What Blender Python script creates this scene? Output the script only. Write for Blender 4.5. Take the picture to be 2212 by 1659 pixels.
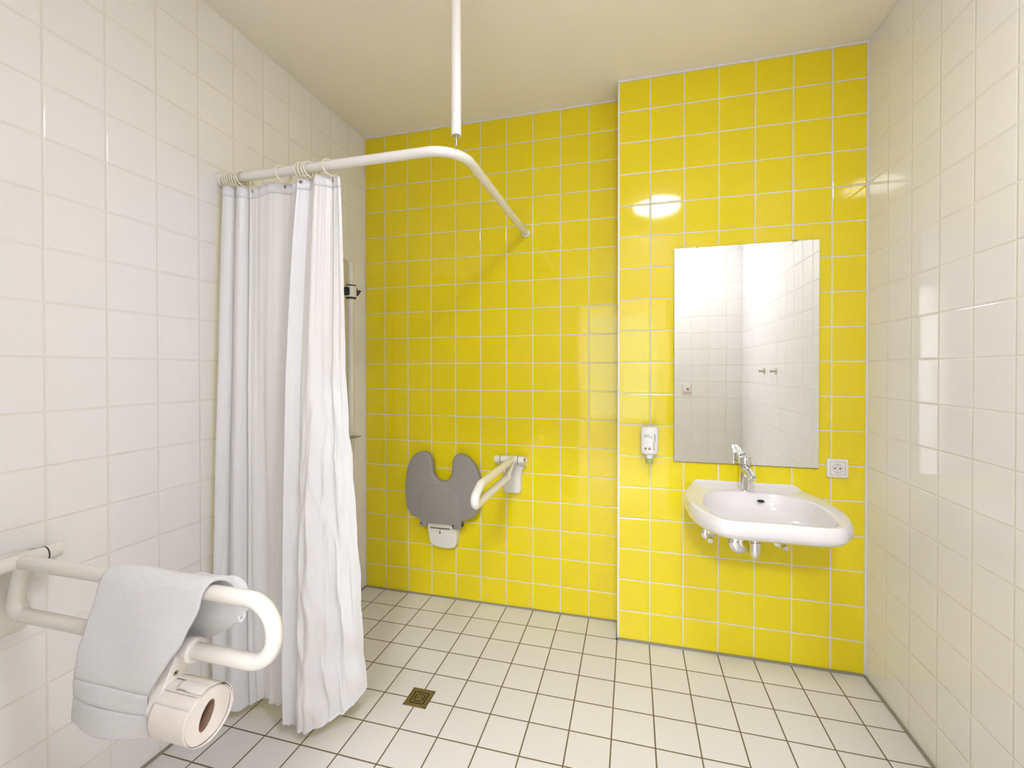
import bpy, bmesh, math, random
from mathutils import Vector, Matrix, noise
random.seed(7)
scene = bpy.context.scene
for o in list(bpy.data.objects): bpy.data.objects.remove(o)
PI = math.pi

# ------------------------------------------------------------------ camera
cd = bpy.data.cameras.new('camera'); cam = bpy.data.objects.new('camera', cd)
scene.collection.objects.link(cam); scene.camera = cam
YAW, PIT, ROL, FPX = -.2578, -.0077, -.0006, 956.11
fw = Vector((math.sin(YAW)*math.cos(PIT), math.cos(YAW)*math.cos(PIT), math.sin(PIT)))
rt = Vector((math.cos(YAW), -math.sin(YAW), 0)); up = rt.cross(fw)
r2 = rt*math.cos(ROL)+up*math.sin(ROL); u2 = -rt*math.sin(ROL)+up*math.cos(ROL)
M = Matrix((( r2.x, u2.x, -fw.x, 1.5570), (r2.y, u2.y, -fw.y, -2.3473), (r2.z, u2.z, -fw.z, 1.3115), (0, 0, 0, 1)))
cam.matrix_world = M
cd.sensor_fit = 'HORIZONTAL'; cd.sensor_width = 36; cd.lens = FPX/2212*36
cd.shift_x = (1106-1113.98)/2212; cd.shift_y = (805.15-829.5)/2212
cd.clip_start = .01

# ------------------------------------------------------------------ world, exposure, lights
scene.view_settings.view_transform = 'Standard'; scene.view_settings.look = 'None'
scene.view_settings.gamma = 1; scene.view_settings.use_curve_mapping = False
scene.view_settings.exposure = 0.91
w = bpy.data.worlds.new('World'); scene.world = w; w.use_nodes = True
bg = w.node_tree.nodes['Background']; bg.inputs[0].default_value = (.80, .90, 1, 1); bg.inputs[1].default_value = 2.4
LAMP_E = 30.0       # radiance of the opal ceiling lamp
HALL_E = 140.0  # strength of the fill lamp added in the unseen hall
def area(name, loc, rot, sx, sy, power, col=(1, 1, 1), portal=False):
    l = bpy.data.lights.new(name, 'AREA'); l.shape = 'RECTANGLE'; l.size = sx; l.size_y = sy; l.energy = power; l.color = col
    o = bpy.data.objects.new(name, l); o.location = loc; o.rotation_euler = rot; scene.collection.objects.link(o)
    if portal: l.cycles.is_portal = True
    return o
area('window_portal', (1.35, -5.28, 1.35), (PI/2, 0, PI), 1.3, 1.9, 1, portal=True)

# ------------------------------------------------------------------ node helpers
class N:
    def __init__(s, name):
        s.m = bpy.data.materials.new(name); s.m.use_nodes = True; s.t = s.m.node_tree
        s.b = s.t.nodes['Principled BSDF']; s.out = s.t.nodes['Material Output']
    def new(s, ty, **k):
        n = s.t.nodes.new(ty)
        for a, v in k.items(): setattr(n, a, v)
        return n
    def link(s, a, b): s.t.links.new(a, b)
    def put(s, inp, v):
        if isinstance(v, (int, float)): inp.default_value = v
        elif isinstance(v, tuple): inp.default_value = v if len(v) == 4 or inp.type == 'VECTOR' else v+(1,)
        else: s.link(v, inp)
    def math(s, op, a, b=None, c=None, clamp=False):
        n = s.new('ShaderNodeMath', operation=op); n.use_clamp = clamp
        s.put(n.inputs[0], a)
        if b is not None: s.put(n.inputs[1], b)
        if c is not None: s.put(n.inputs[2], c)
        return n.outputs[0]
    def mix(s, f, a, b):
        n = s.new('ShaderNodeMix', data_type='RGBA'); s.put(n.inputs[0], f); s.put(n.inputs[6], a); s.put(n.inputs[7], b); return n.outputs[2]
    def obj(s): return s.new('ShaderNodeTexCoord').outputs['Object']
    def noise(s, vec, scale, detail=2, rough=.5):
        n = s.new('ShaderNodeTexNoise'); s.link(vec, n.inputs['Vector']); n.inputs['Scale'].default_value = scale
        n.inputs['Detail'].default_value = detail; n.inputs['Roughness'].default_value = rough; return n.outputs['Fac']
    def ramp(s, f, lo, hi):
        n = s.new('ShaderNodeMapRange', interpolation_type='SMOOTHSTEP'); s.put(n.inputs[0], f); n.inputs[1].default_value = lo; n.inputs[2].default_value = hi
        return n.outputs[0]
    def bump(s, h, dist=1.0, strength=1.0):
        n = s.new('ShaderNodeBump'); s.link(h, n.inputs['Height']); n.inputs['Distance'].default_value = dist; n.inputs['Strength'].default_value = strength
        s.link(n.outputs[0], s.b.inputs['Normal'])
    def base(s, col=None, rough=None, metal=None, **k):
        if col is not None: s.put(s.b.inputs['Base Color'], col)
        if rough is not None: s.put(s.b.inputs['Roughness'], rough)
        if metal is not None: s.put(s.b.inputs['Metallic'], metal)
        for a, v in k.items(): s.put(s.b.inputs[a.replace('_', ' ')], v)
        return s.m

P = .15
def tile(name, ua, va, uo, vo, col, grout, rough, gw, edge=.0028, tilt=.004, wave=.00018, groutrough=.7, var=.02, depth=.0010):
    n = N(name); sep = n.new('ShaderNodeSeparateXYZ'); n.link(n.obj(), sep.inputs[0])
    ds = []; cells = []; fr = []
    for ax, off in ((ua, uo), (va, vo)):
        q = n.math('DIVIDE', n.math('SUBTRACT', sep.outputs[ax], off), P)
        fl = n.math('FLOOR', q); f = n.math('SUBTRACT', q, fl); cells.append(fl); fr.append(f)
        ds.append(n.math('MULTIPLY', n.math('MINIMUM', f, n.math('SUBTRACT', 1.0, f)), P))
    d = n.math('MINIMUM', ds[0], ds[1])
    mask = n.ramp(d, gw/2-.0004, gw/2+.0004)
    cv = n.new('ShaderNodeCombineXYZ'); n.link(cells[0], cv.inputs[0]); n.link(cells[1], cv.inputs[1])
    wn = n.new('ShaderNodeTexWhiteNoise', noise_dimensions='3D'); n.link(cv.outputs[0], wn.inputs['Vector'])
    sc = n.new('ShaderNodeSeparateColor'); n.link(wn.outputs['Color'], sc.inputs[0])
    br = n.math('ADD', 1-var/2, n.math('MULTIPLY', sc.outputs[2], var))
    hsv = n.new('ShaderNodeHueSaturation'); hsv.inputs['Color'].default_value = col+(1,); n.link(br, hsv.inputs['Value'])
    gn = n.noise(n.obj(), 14, 3)
    gcol = n.mix(gn, tuple(c*.9 for c in grout), tuple(min(1, c*1.08) for c in grout))
    n.link(n.mix(mask, gcol, hsv.outputs[0]), n.b.inputs['Base Color'])
    rr = n.new('ShaderNodeMix', data_type='FLOAT'); n.link(mask, rr.inputs[0]); rr.inputs[2].default_value = groutrough; rr.inputs[3].default_value = rough
    n.link(rr.outputs[0], n.b.inputs['Roughness'])
    h1 = n.math('MULTIPLY', n.ramp(d, gw/2-.0006, gw/2+edge), depth)
    tx = n.math('MULTIPLY', n.math('SUBTRACT', sc.outputs[0], .5), n.math('SUBTRACT', fr[0], .5))
    ty = n.math('MULTIPLY', n.math('SUBTRACT', sc.outputs[1], .5), n.math('SUBTRACT', fr[1], .5))
    h2 = n.math('MULTIPLY', n.math('ADD', tx, ty), tilt*P*2)
    h3 = n.math('MULTIPLY', n.noise(n.obj(), 9, 1), wave)
    n.bump(n.math('ADD', n.math('ADD', h1, h2), h3))
    return n.m

# grid lines fitted to the room: columns at -.0137+.15i, rows at 2.6953-.15j
Z0 = 2.6953-18*P
CREAM = (.90, .875, .865); CG = (.84, .80, .73); YEL = (.85, .70, .010); YG = (.77, .71, .65)
m_left = tile('cream_tile_side', 1, 2, -.003, Z0, CREAM, CG, .07, .0042)
m_back = tile('cream_tile_end', 0, 2, -.0137, Z0, CREAM, CG, .07, .0042)
m_yel = tile('yellow_tile', 0, 2, -.0137, Z0, YEL, YG, .06, .0052)
m_yel2 = tile('yellow_tile_box', 0, 2, -.0115, Z0, YEL, YG, .06, .0058)
m_yel3 = tile('yellow_tile_return', 1, 2, -.0003, Z0, YEL, YG, .06, .005)
m_floor = tile('floor_tile', 0, 1, -.0137, -.0033, (.77, .745, .725), (.18, .13, .070), .38, .0048, edge=.001, tilt=.001, wave=.0001, var=.03, depth=.0007)
def simple(name, col, rough=.4, metal=0., **k):
    n = N(name); return n.base(col, rough, metal, **k)
m_paint = N('ceiling_paint'); m_paint.base((.98, .92, .82), .85)
m_paint.bump(m_paint.math('MULTIPLY', m_paint.noise(m_paint.obj(), 120, 3), .0004)); m_paint = m_paint.m
m_sil = simple('white_silicone', (.82, .79, .75), .35)
m_gsil = simple('grey_silicone', (.30, .28, .22), .5)
m_nylon = simple('cream_nylon', (.80, .77, .71), .22, Coat_Weight=.3, Coat_Roughness=.08)
m_nylw = simple('white_nylon', (.86, .83, .79), .22, Coat_Weight=.3, Coat_Roughness=.08)
m_ringm = simple('ring_plastic', (.84, .79, .64), .35)
m_black = simple('black_rubber', (.02, .022, .022), .45)
m_chrome = simple('chrome', (.82, .82, .83), .07, 1.0)
m_steel = simple('brushed_steel', (.55, .50, .40), .32, 1.0)
m_brass = simple('grate_metal', (.42, .36, .22), .38, 1.0)
m_hole = simple('dark_recess', (.012, .010, .008), .7)
m_ceram = simple('white_ceramic', (.78, .755, .74), .06, Coat_Weight=.5, Coat_Roughness=.03)
m_mirror = simple('mirror_silver', (.93, .95, .94), .0, 1.0)
m_medge = simple('mirror_edge', (.16, .10, .07), .3)
m_seat = N('grey_seat'); m_seat.base((.29, .27, .25), .5); m_seat.bump(m_seat.math('MULTIPLY', m_seat.noise(m_seat.obj(), 700, 2), .0003)); m_seat = m_seat.m
m_plastic = simple('white_plastic', (.85, .82, .79), .3)
m_socket = simple('socket_well', (.74, .72, .69), .35)
m_bottle = simple('bottle_white', (.86, .84, .82), .35)
m_greenp = simple('green_pump', (.52, .60, .22), .25, Transmission_Weight=.2)
m_clearp = simple('clear_plastic', (.85, .84, .70), .2, Transmission_Weight=.35)
m_ink = simple('black_ink', (.06, .05, .05), .6)
m_inkg = simple('green_ink', (.42, .48, .16), .6)
m_inkt = simple('tan_ink', (.45, .42, .28), .6)
m_inkr = simple('brown_ink', (.18, .06, .02), .6)
m_inkp = simple('pink_ink', (.75, .40, .30), .6)
m_red = simple('red_plastic', (.65, .03, .02), .35)
m_card = simple('cardboard_core', (.30, .19, .13), .9)
m_wood = simple('hall_door_paint', (.70, .68, .64), .4)
m_hose = N('metal_hose'); m_hose.base((.55, .52, .45), .25, .9)
wv = m_hose.new('ShaderNodeTexWave', wave_type='BANDS', bands_direction='Z'); m_hose.link(m_hose.obj(), wv.inputs['Vector']); wv.inputs['Scale'].default_value = 110
m_hose.bump(m_hose.math('MULTIPLY', wv.outputs['Fac'], .0012)); m_hose = m_hose.m
m_gl = N('green_glass'); m_gl = m_gl.base((.55, .75, .62), .02, Transmission_Weight=.9, IOR=1.5)
def emis(name, col, e):
    n = N(name); n.base((.9, .9, .9), .3); n.b.inputs['Emission Color'].default_value = col+(1,); n.b.inputs['Emission Strength'].default_value = e; return n.m
m_lamp = emis('opal_glass_lit', (.96, .97, 1.06), LAMP_E)
m_fill = emis('hall_fill_lit', (.93, .97, 1.08), HALL_E)
# satin curtain
n = N('white_satin'); 
n.base((.90, .905, .94), .35, Sheen_Weight=.2, Sheen_Roughness=.4, Subsurface_Weight=0.)
n.b.inputs['Anisotropic'].default_value = .3
mp = n.new('ShaderNodeMapping'); n.link(n.obj(), mp.inputs[0]); mp.inputs['Scale'].default_value = (1, 1, .045)
h = n.math('ADD', n.math('MULTIPLY', n.noise(n.obj(), 900, 2), .0001), n.math('MULTIPLY', n.noise(mp.outputs[0], 75, 3), .0011)); n.bump(h)
tr = n.new('ShaderNodeBsdfTranslucent'); tr.inputs[0].default_value = (.98, .98, .99, 1)
mx = n.new('ShaderNodeMixShader'); mx.inputs[0].default_value = .13
n.link(n.b.outputs[0], mx.inputs[1]); n.link(tr.outputs[0], mx.inputs[2]); n.link(mx.outputs[0], n.out.inputs[0]); m_satin = n.m
# terry towel
n = N('white_terry'); n.base((.95, .955, .98), .95, Sheen_Weight=.6)
vo = n.new('ShaderNodeTexVoronoi'); n.link(n.obj(), vo.inputs['Vector']); vo.inputs['Scale'].default_value = 900
h = n.math('ADD', n.math('MULTIPLY', vo.outputs['Distance'], .0016), n.math('MULTIPLY', n.noise(n.obj(), 90, 4), .0032)); n.bump(h, 1, .9); m_terry = n.m
n = N('toilet_tissue'); n.base((.83, .77, .73), .95)
n.bump(n.math('MULTIPLY', n.noise(n.obj(), 300, 3), .0008)); m_paper = n.m
n = N('tissue_wound_edge'); 
sp = n.new('ShaderNodeSeparateXYZ'); n.link(n.obj(), sp.inputs[0])
rr = n.math('SQRT', n.math('ADD', n.math('POWER', n.math('SUBTRACT', sp.outputs[1], -1.632), 2.0), n.math('POWER', n.math('SUBTRACT', sp.outputs[2], .600), 2.0)))
ww = n.math('SINE', n.math('MULTIPLY', rr, 1900)); n.base(n.mix(n.math('MULTIPLY', n.math('ADD', ww, 1.0), .5), (.78, .72, .67), (.84, .79, .75)), .95); m_paperend = n.m

# ------------------------------------------------------------------ mesh helpers
def link(o): scene.collection.objects.link(o); return o
def mk(name, bm, mats, parent=None, smooth=True, angle=40, label=None):
    me = bpy.data.meshes.new(name); bmesh.ops.recalc_face_normals(bm, faces=bm.faces); bm.to_mesh(me); bm.free()
    if not isinstance(mats, (list, tuple)): mats = [mats]
    for m in mats: me.materials.append(m)
    if smooth:
        me.polygons.foreach_set('use_smooth', [True]*len(me.polygons)); me.set_sharp_from_angle(angle=math.radians(angle))
    o = link(bpy.data.objects.new(name, me))
    if parent is not None:
        o.parent = parent; o.matrix_parent_inverse = parent.matrix_basis.inverted() if False else Matrix.Translation(-parent_loc(parent))
    if label: o['label'] = label
    return o
def parent_loc(p):
    v = Vector((0, 0, 0))
    while p is not None:
        v += p.location if not p.get('_abs') else Vector((0, 0, 0)); p = p.parent
    return v
def tag(o, label, cat, group=None, kind=None):
    if label: o['label'] = label
    if cat: o['category'] = cat
    if group: o['group'] = group
    if kind: o['kind'] = kind
    return o
def empty(name, loc, label, cat, group=None):
    o = bpy.data.objects.new(name, None); o.location = loc; o.empty_display_size = .05; link(o); return tag(o, label, cat, group)
def struct(name, bm, mats, **k):
    o = mk(name, bm, mats, smooth=False); o['kind'] = 'structure'; return o
def box(bm, a, b, mi=0, bev=0, seg=2):
    vs = [bm.verts.new((x, y, z)) for x in (a[0], b[0]) for y in (a[1], b[1]) for z in (a[2], b[2])]
    q = [(0, 1, 3, 2), (4, 6, 7, 5), (0, 4, 5, 1), (2, 3, 7, 6), (0, 2, 6, 4), (1, 5, 7, 3)]
    fs = [bm.faces.new([vs[i] for i in f]) for f in q]
    for f in fs: f.material_index = mi
    if bev:
        r = bmesh.ops.bevel(bm, geom=list({e for f in fs for e in f.edges}), offset=bev, segments=seg, profile=.6, affect='EDGES')
        for f in r['faces']: f.material_index = mi
    return fs
def fillet(pts, rads, n=8):
    out = []; P_ = [Vector(p) for p in pts]
    for i, p in enumerate(P_):
        r = rads[i] if isinstance(rads, (list, tuple)) else rads
        if i in (0, len(P_)-1) or r <= 0: out.append(p); continue
        a = (P_[i-1]-p).normalized(); b = (P_[i+1]-p).normalized(); ang = a.angle(b); t = r/math.tan(ang/2)
        c = p+(a+b).normalized()*(r/math.sin(ang/2)); s = p+a*t-c; e = p+b*t-c; th = s.angle(e)
        for k in range(n+1):
            f = k/n; out.append(c+(s*math.sin((1-f)*th)+e*math.sin(f*th))/math.sin(th))
    return out
def catmull(pts, k=8):
    P_ = [Vector(p) for p in pts]; P_ = [P_[0]*2-P_[1]]+P_+[P_[-1]*2-P_[-2]]; out = []
    for i in range(1, len(P_)-2):
        a, b, c, d = P_[i-1:i+3]
        for j in range(k):
            t = j/k; out.append(.5*((2*b)+(c-a)*t+(2*a-5*b+4*c-d)*t*t+(3*b-a-3*c+d)*t**3))
    out.append(P_[-2]); return out
def tube(bm, pts, r, seg=20, caps=True, mi=0, flat=None):
    pts = [Vector(p) for p in pts]; n = len(pts); rings = []
    T = [((pts[min(i+1, n-1)]-pts[max(i-1, 0)]).normalized()) for i in range(n)]
    u = T[0].orthogonal().normalized()
    if flat: u = Vector(flat)
    for i in range(n):
        u = (u-T[i]*u.dot(T[i])).normalized(); v = T[i].cross(u); rr = r[i] if isinstance(r, list) else r
        ra, rb = rr if isinstance(rr, (list, tuple)) else (rr, rr)
        rings.append([bm.verts.new(pts[i]+u*math.cos(2*PI*k/seg)*ra+v*math.sin(2*PI*k/seg)*rb) for k in range(seg)])
    for a, b in zip(rings, rings[1:]):
        for k in range(seg): bm.faces.new((a[k], a[(k+1) % seg], b[(k+1) % seg], b[k])).material_index = mi
    if caps: bm.faces.new(rings[0][::-1]).material_index = mi; bm.faces.new(rings[-1]).material_index = mi
def lathe(bm, prof, c, axis=(0, 0, 1), seg=32, mi=0, sx=1, sy=1):
    """prof: (radius, distance along axis)"""
    ax = Vector(axis).normalized(); u = Vector((1, 0, 0)) if abs(ax.x) < .9 else Vector((0, 1, 0)); u = (u-ax*u.dot(ax)).normalized(); v = ax.cross(u); c = Vector(c); rings = []
    for r, h in prof:
        if r <= 1e-6: rings.append([bm.verts.new(c+ax*h)])
        else: rings.append([bm.verts.new(c+ax*h+u*math.cos(2*PI*k/seg)*r*sx+v*math.sin(2*PI*k/seg)*r*sy) for k in range(seg)])
    for a, b in zip(rings, rings[1:]):
        for k in range(seg):
            k2 = (k+1) % seg
            f = [a[k % len(a)], a[k2 % len(a)], b[k2 % len(b)], b[k % len(b)]]; f2 = []
            for x in f:
                if x not in f2: f2.append(x)
            if len(f2) > 2: bm.faces.new(f2).material_index = mi
    for g in (rings[0], rings[-1]):
        if len(g) > 1:
            try: bm.faces.new(g).material_index = mi
            except Exception: pass
def prism(bm, pts, fn, d0, d1, bev=0, seg=3, mi=0):
    """extrude a 2D outline with a rounded front edge; fn(u,v,d)->xyz, d0 back, d1 front"""
    n = len(pts); area_ = sum(pts[i][0]*pts[(i+1) % n][1]-pts[(i+1) % n][0]*pts[i][1] for i in range(n))
    sg = 1 if area_ > 0 else -1; nr = []
    for i in range(n):
        ex, ey = pts[(i+1) % n][0]-pts[i-1][0], pts[(i+1) % n][1]-pts[i-1][1]; l = math.hypot(ex, ey) or 1; nr.append((-ey/l*sg, ex/l*sg))
    dr = 1 if d1 > d0 else -1; lv = [(0, d0)]
    if bev:
        seg = max(seg, 3); lv += [(bev*(1-math.cos(PI/2*k/seg)), d1-dr*bev*(1-math.sin(PI/2*k/seg))) for k in range(seg+1)]
    else: lv.append((0, d1))
    rg = [[bm.verts.new(fn(pts[i][0]+nr[i][0]*ins, pts[i][1]+nr[i][1]*ins, d)) for i in range(n)] for ins, d in lv]
    fs = [bm.faces.new(rg[0][::-1]), bm.faces.new(rg[-1])]
    for a, b in zip(rg, rg[1:]):
        for i in range(n): fs.append(bm.faces.new((a[i], a[(i+1) % n], b[(i+1) % n], b[i])))
    for f in fs: f.material_index = mi
def smooth_loop(pts, k=6):
    n = len(pts); out = []
    P_ = [Vector((p[0], p[1], 0)) for p in pts]
    for i in range(n):
        a, b, c, d = P_[i-1], P_[i], P_[(i+1) % n], P_[(i+2) % n]
        for j in range(k):
            t = j/k; q = .5*((2*b)+(c-a)*t+(2*a-5*b+4*c-d)*t*t+(3*b-a-3*c+d)*t**3); out.append((q.x, q.y))
    return out
def rrect(x0, z0, x1, z1, r, n=6):
    out = []
    for cx, cz, a0 in ((x1-r, z0+r, -PI/2), (x1-r, z1-r, 0), (x0+r, z1-r, PI/2), (x0+r, z0+r, PI)):
        for k in range(n+1): a = a0+PI/2*k/n; out.append((cx+r*math.cos(a), cz+r*math.sin(a)))
    return out
def XZ(u, v, d): return (u, d, v)
def XZm(u, v, d): return (u, -d, v)
B = bmesh.new

# ------------------------------------------------------------------ the room
ZC = 2.697; XR = 2.5203; YB = -2.362; XB = 1.4885; YBX = -.1495
bm = B(); box(bm, (-.1, -5.3, -.1), (XR+.6, .1, 0)); struct('floor', bm, m_floor)
bm = B(); box(bm, (-.1, -5.3, ZC), (XR+.6, .1, ZC+.1)); struct('ceiling', bm, m_paint)
bm = B(); box(bm, (-.1, -5.3, 0), (0, .1, ZC)); struct('wall_left', bm, m_left)
bm = B(); box(bm, (XR, YB-.12, 0), (XR+.1, .1, ZC)); struct('wall_right', bm, m_left)
bm = B(); box(bm, (0, 0, 0), (XB, .1, ZC)); struct('wall_far', bm, m_yel)
bm = B(); box(bm, (XB, YBX, 0), (XR, .1, ZC))
for f in bm.faces: f.material_index = 1 if abs(f.normal.x) > .5 or f.calc_center_median().x < XB+.01 else 0
struct('wall_boxed', bm, [m_yel2, m_yel3])
DX0, DX1, DZ = .98, 1.905, 2.03
bm = B(); box(bm, (0, YB-.12, 0), (DX0, YB, ZC)); box(bm, (DX1, YB-.12, 0), (XR, YB, ZC)); box(bm, (DX0, YB-.12, DZ), (DX1, YB, ZC)); struct('wall_near', bm, m_back)
# hall beyond the doorway
WX0, WX1, WZ0, WZ1 = .75, 1.95, .45, 2.25
bm = B(); box(bm, (0, -5.3, 0), (WX0, -5.2, ZC)); box(bm, (WX1, -5.3, 0), (XR+.6, -5.2, ZC)); box(bm, (WX0, -5.3, 0), (WX1, -5.2, WZ0)); box(bm, (WX0, -5.3, WZ1), (WX1, -5.2, ZC)); struct('wall_hall', bm, m_paint)
bm = B(); box(bm, (XR+.5, -5.2, 0), (XR+.6, YB-.12, ZC)); struct('wall_hall_right', bm, m_paint)
bm = B(); box(bm, (XR+.1, YB-.12, 0), (XR+.5, YB-.02, ZC)); struct('wall_hall_near', bm, m_paint)
bm = B()
for a, b in (((WX0, -5.26, WZ0), (WX1, -5.21, WZ0+.06)), ((WX0, -5.26, WZ1-.06), (WX1, -5.21, WZ1)), ((WX0, -5.26, WZ0), (WX0+.06, -5.21, WZ1)), ((WX1-.06, -5.26, WZ0), (WX1, -5.21, WZ1)), ((1.32, -5.26, WZ0), (1.38, -5.21, WZ1))): box(bm, a, b)
struct('window_1', bm, m_plastic)
bm = B()
for a, b in (((DX0, YB-.13, 0), (DX0+.02, YB+.003, DZ)), ((DX1-.02, YB-.13, 0), (DX1, YB+.003, DZ)), ((DX0+.02, YB-.13, DZ-.02), (DX1-.02, YB+.003, DZ))): box(bm, a, b)
struct('door_1', bm, m_wood)
# joints: white sealant in the corners and at the ceiling, grey at the floor, white edge profile on the boxed wall
def joint(name, a, b, s, m):
    bm = B(); a = Vector(a); b = Vector(b)
    lo = Vector((min(a.x, b.x)-s, min(a.y, b.y)-s, min(a.z, b.z)-s)); hi = Vector((max(a.x, b.x)+s, max(a.y, b.y)+s, max(a.z, b.z)+s)); box(bm, lo, hi)
    return struct(name, bm, m)
def joints():
    e = .0005; bm = B()
    def bar(a, b): box(bm, a, b)
    # ceiling joints
    bar((0, -.0065, ZC-.0085), (XB, 0, ZC-e)); bar((XB-.001, YBX-.0075, ZC-.0095), (XR, YBX, ZC-e))
    struct('trim_1', bm, m_sil); bm2 = B()
    box(bm2, (0, -.006, 0), (.0055, 0, ZC)); struct('trim_2', bm2, m_sil); bm2 = B()
    box(bm2, (XR-.006, YBX-.006, .0), (XR, YBX, ZC)); struct('trim_3', bm2, m_sil); bm2 = B()
    box(bm2, (XB-.0012, YBX-.0015, .006), (XB+.0085, YBX+.008, ZC-.002), bev=.001); struct('trim_4', bm2, m_sil); bm2 = B()
    s = .0075
    box(bm2, (0, -s, 0), (XB, 0, s)); box(bm2, (XB-s, YBX-s, 0), (XB, 0, s)); box(bm2, (XB-s, YBX-s, 0), (XR, YBX, s*1.25))
    box(bm2, (0, YB, 0), (s, 0, s)); box(bm2, (XR-s*1.2, YB, 0), (XR, YBX, s)); struct('trim_5', bm2, m_gsil)
joints()

# ceiling lamp (seen as a reflection in the tiles)
LX, LY = 1.745, -1.845
t = empty('ceiling_lamp', (LX, LY, ZC), 'round opal ceiling lamp, lit, mirrored in the glossy tiles', 'ceiling lamp')
bm = B(); lathe(bm, [(.19, 0), (.19, -.018), (.182, -.022)], (LX, LY, ZC)); mk('lamp_base', bm, m_plastic, t)
bm = B(); lathe(bm, [(.180, -.022), (.177, -.028), (.16, -.037), (.12, -.045), (.06, -.049), (0, -.050)], (LX, LY, ZC)); mk('lamp_shade', bm, m_lamp, t)
t = empty('hall_fill_lamp', (1.5, -3.9, ZC), 'round fill lamp added to the ceiling of the unseen hall behind the doorway', 'ceiling lamp')  # added lamp, out of view: brightens the bathroom through the doorway
bm = B(); lathe(bm, [(.20, 0), (.20, -.02)], (1.5, -3.9, ZC)); mk('lamp_base', bm, m_plastic, t)
bm = B(); lathe(bm, [(.19, -.02), (.17, -.055), (.1, -.075), (0, -.08)], (1.5, -3.9, ZC)); mk('lamp_shade', bm, m_fill, t)

# ------------------------------------------------------------------ curtain rail, rings, curtain
RY, RZ, RX, TR = -.963, 2.051, .996, .0170
t = empty('shower_curtain_rail', (0, RY, RZ), 'white L-shaped tubular shower curtain rail running from the left wall to the yellow wall', 'curtain rail')
bm = B(); pth = fillet([(0, RY, RZ), (RX, RY, RZ), (RX, -.001, RZ)], .115, 16)
tube(bm, pth, TR, 28); mk('rail', bm, m_nylw, t)
bm = B(); lathe(bm, [(.0, 0), (.026, 0), (.026, .008), (.022, .014), (.0175, .016)], (0.001, RY, RZ), (1, 0, 0)); mk('wall_flange', bm, m_nylw, t)
bm = B(); lathe(bm, [(.0, 0), (.025, 0), (.025, .006), (.022, .011), (.0175, .012)], (RX, -.001, RZ), (0, -1, 0)); mk('wall_flange', bm, m_nylw, t)
bm = B(); lathe(bm, [(.0168, 0), (.01735, .0002), (.01735, .0012), (.0168, .0014)], (.880, RY, RZ), (1, 0, 0)); mk('joint_ring', bm, m_plastic, t)
t = empty('rail_support_pole', (.984, RY+.002, ZC), 'white round pole hanging from the ceiling above the bend of the curtain rail', 'pole')
px, py = .984, RY+.008
bm = B(); lathe(bm, [(.0168, ZC-.001), (.0168, 2.100), (.0160, 2.0965), (.0125, 2.0955), (.0125, 2.103), (0, 2.103)], (px, py, 0), seg=36); mk('tube', bm, m_nylw, t)
bm = B(); lathe(bm, [(.0122, 2.1015), (.0122, 2.098), (.004, 2.0965), (.0035, 2.0955), (.0035, RZ+TR-.004), (0, RZ+TR-.004)], (px, py, 0)); mk('threaded_pin', bm, m_steel, t)

def curtain_top(x): return 2.010+.006*math.sin(x*31)
def lerpk(ks, s):
    for (a, va), (b, vb) in zip(ks, ks[1:]):
        if s <= b:
            f = (s-a)/(b-a); f = f*f*(3-2*f)*.5+f*.5; return va+(vb-va)*f
    return ks[-1][1]
XT = [(0, .020), (.25, .150), (.48, .405), (.56, .338), (.66, .380), (1, .540)]
XM = [(0, .022), (.25, .160), (.49, .400), (.585, .322), (.66, .358), (1, .562)]
XBt = [(0, .012), (.25, .165), (.49, .395), (.60, .322), (.67, .352), (1, .600)]
YT = [(0, -.968), (.25, -.962), (.48, -.950), (.56, -.966), (.66, -.972), (1, -.962)]
YM = [(0, -1.000), (.25, -.985), (.47, -.945), (.585, -.995), (.68, -1.020), (.9, -1.000), (1, -.962)]
YBt = [(0, -1.020), (.12, -1.030), (.25, -.990), (.45, -.950), (.60, -1.005), (.70, -1.045), (.85, -1.030), (.94, -.965), (1, -.900)]
def tri(a, b, c, t):
    t = max(0, min(1, t))
    return a+(b-a)*t*2 if t < .5 else b+(c-b)*(t-.5)*2
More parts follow.
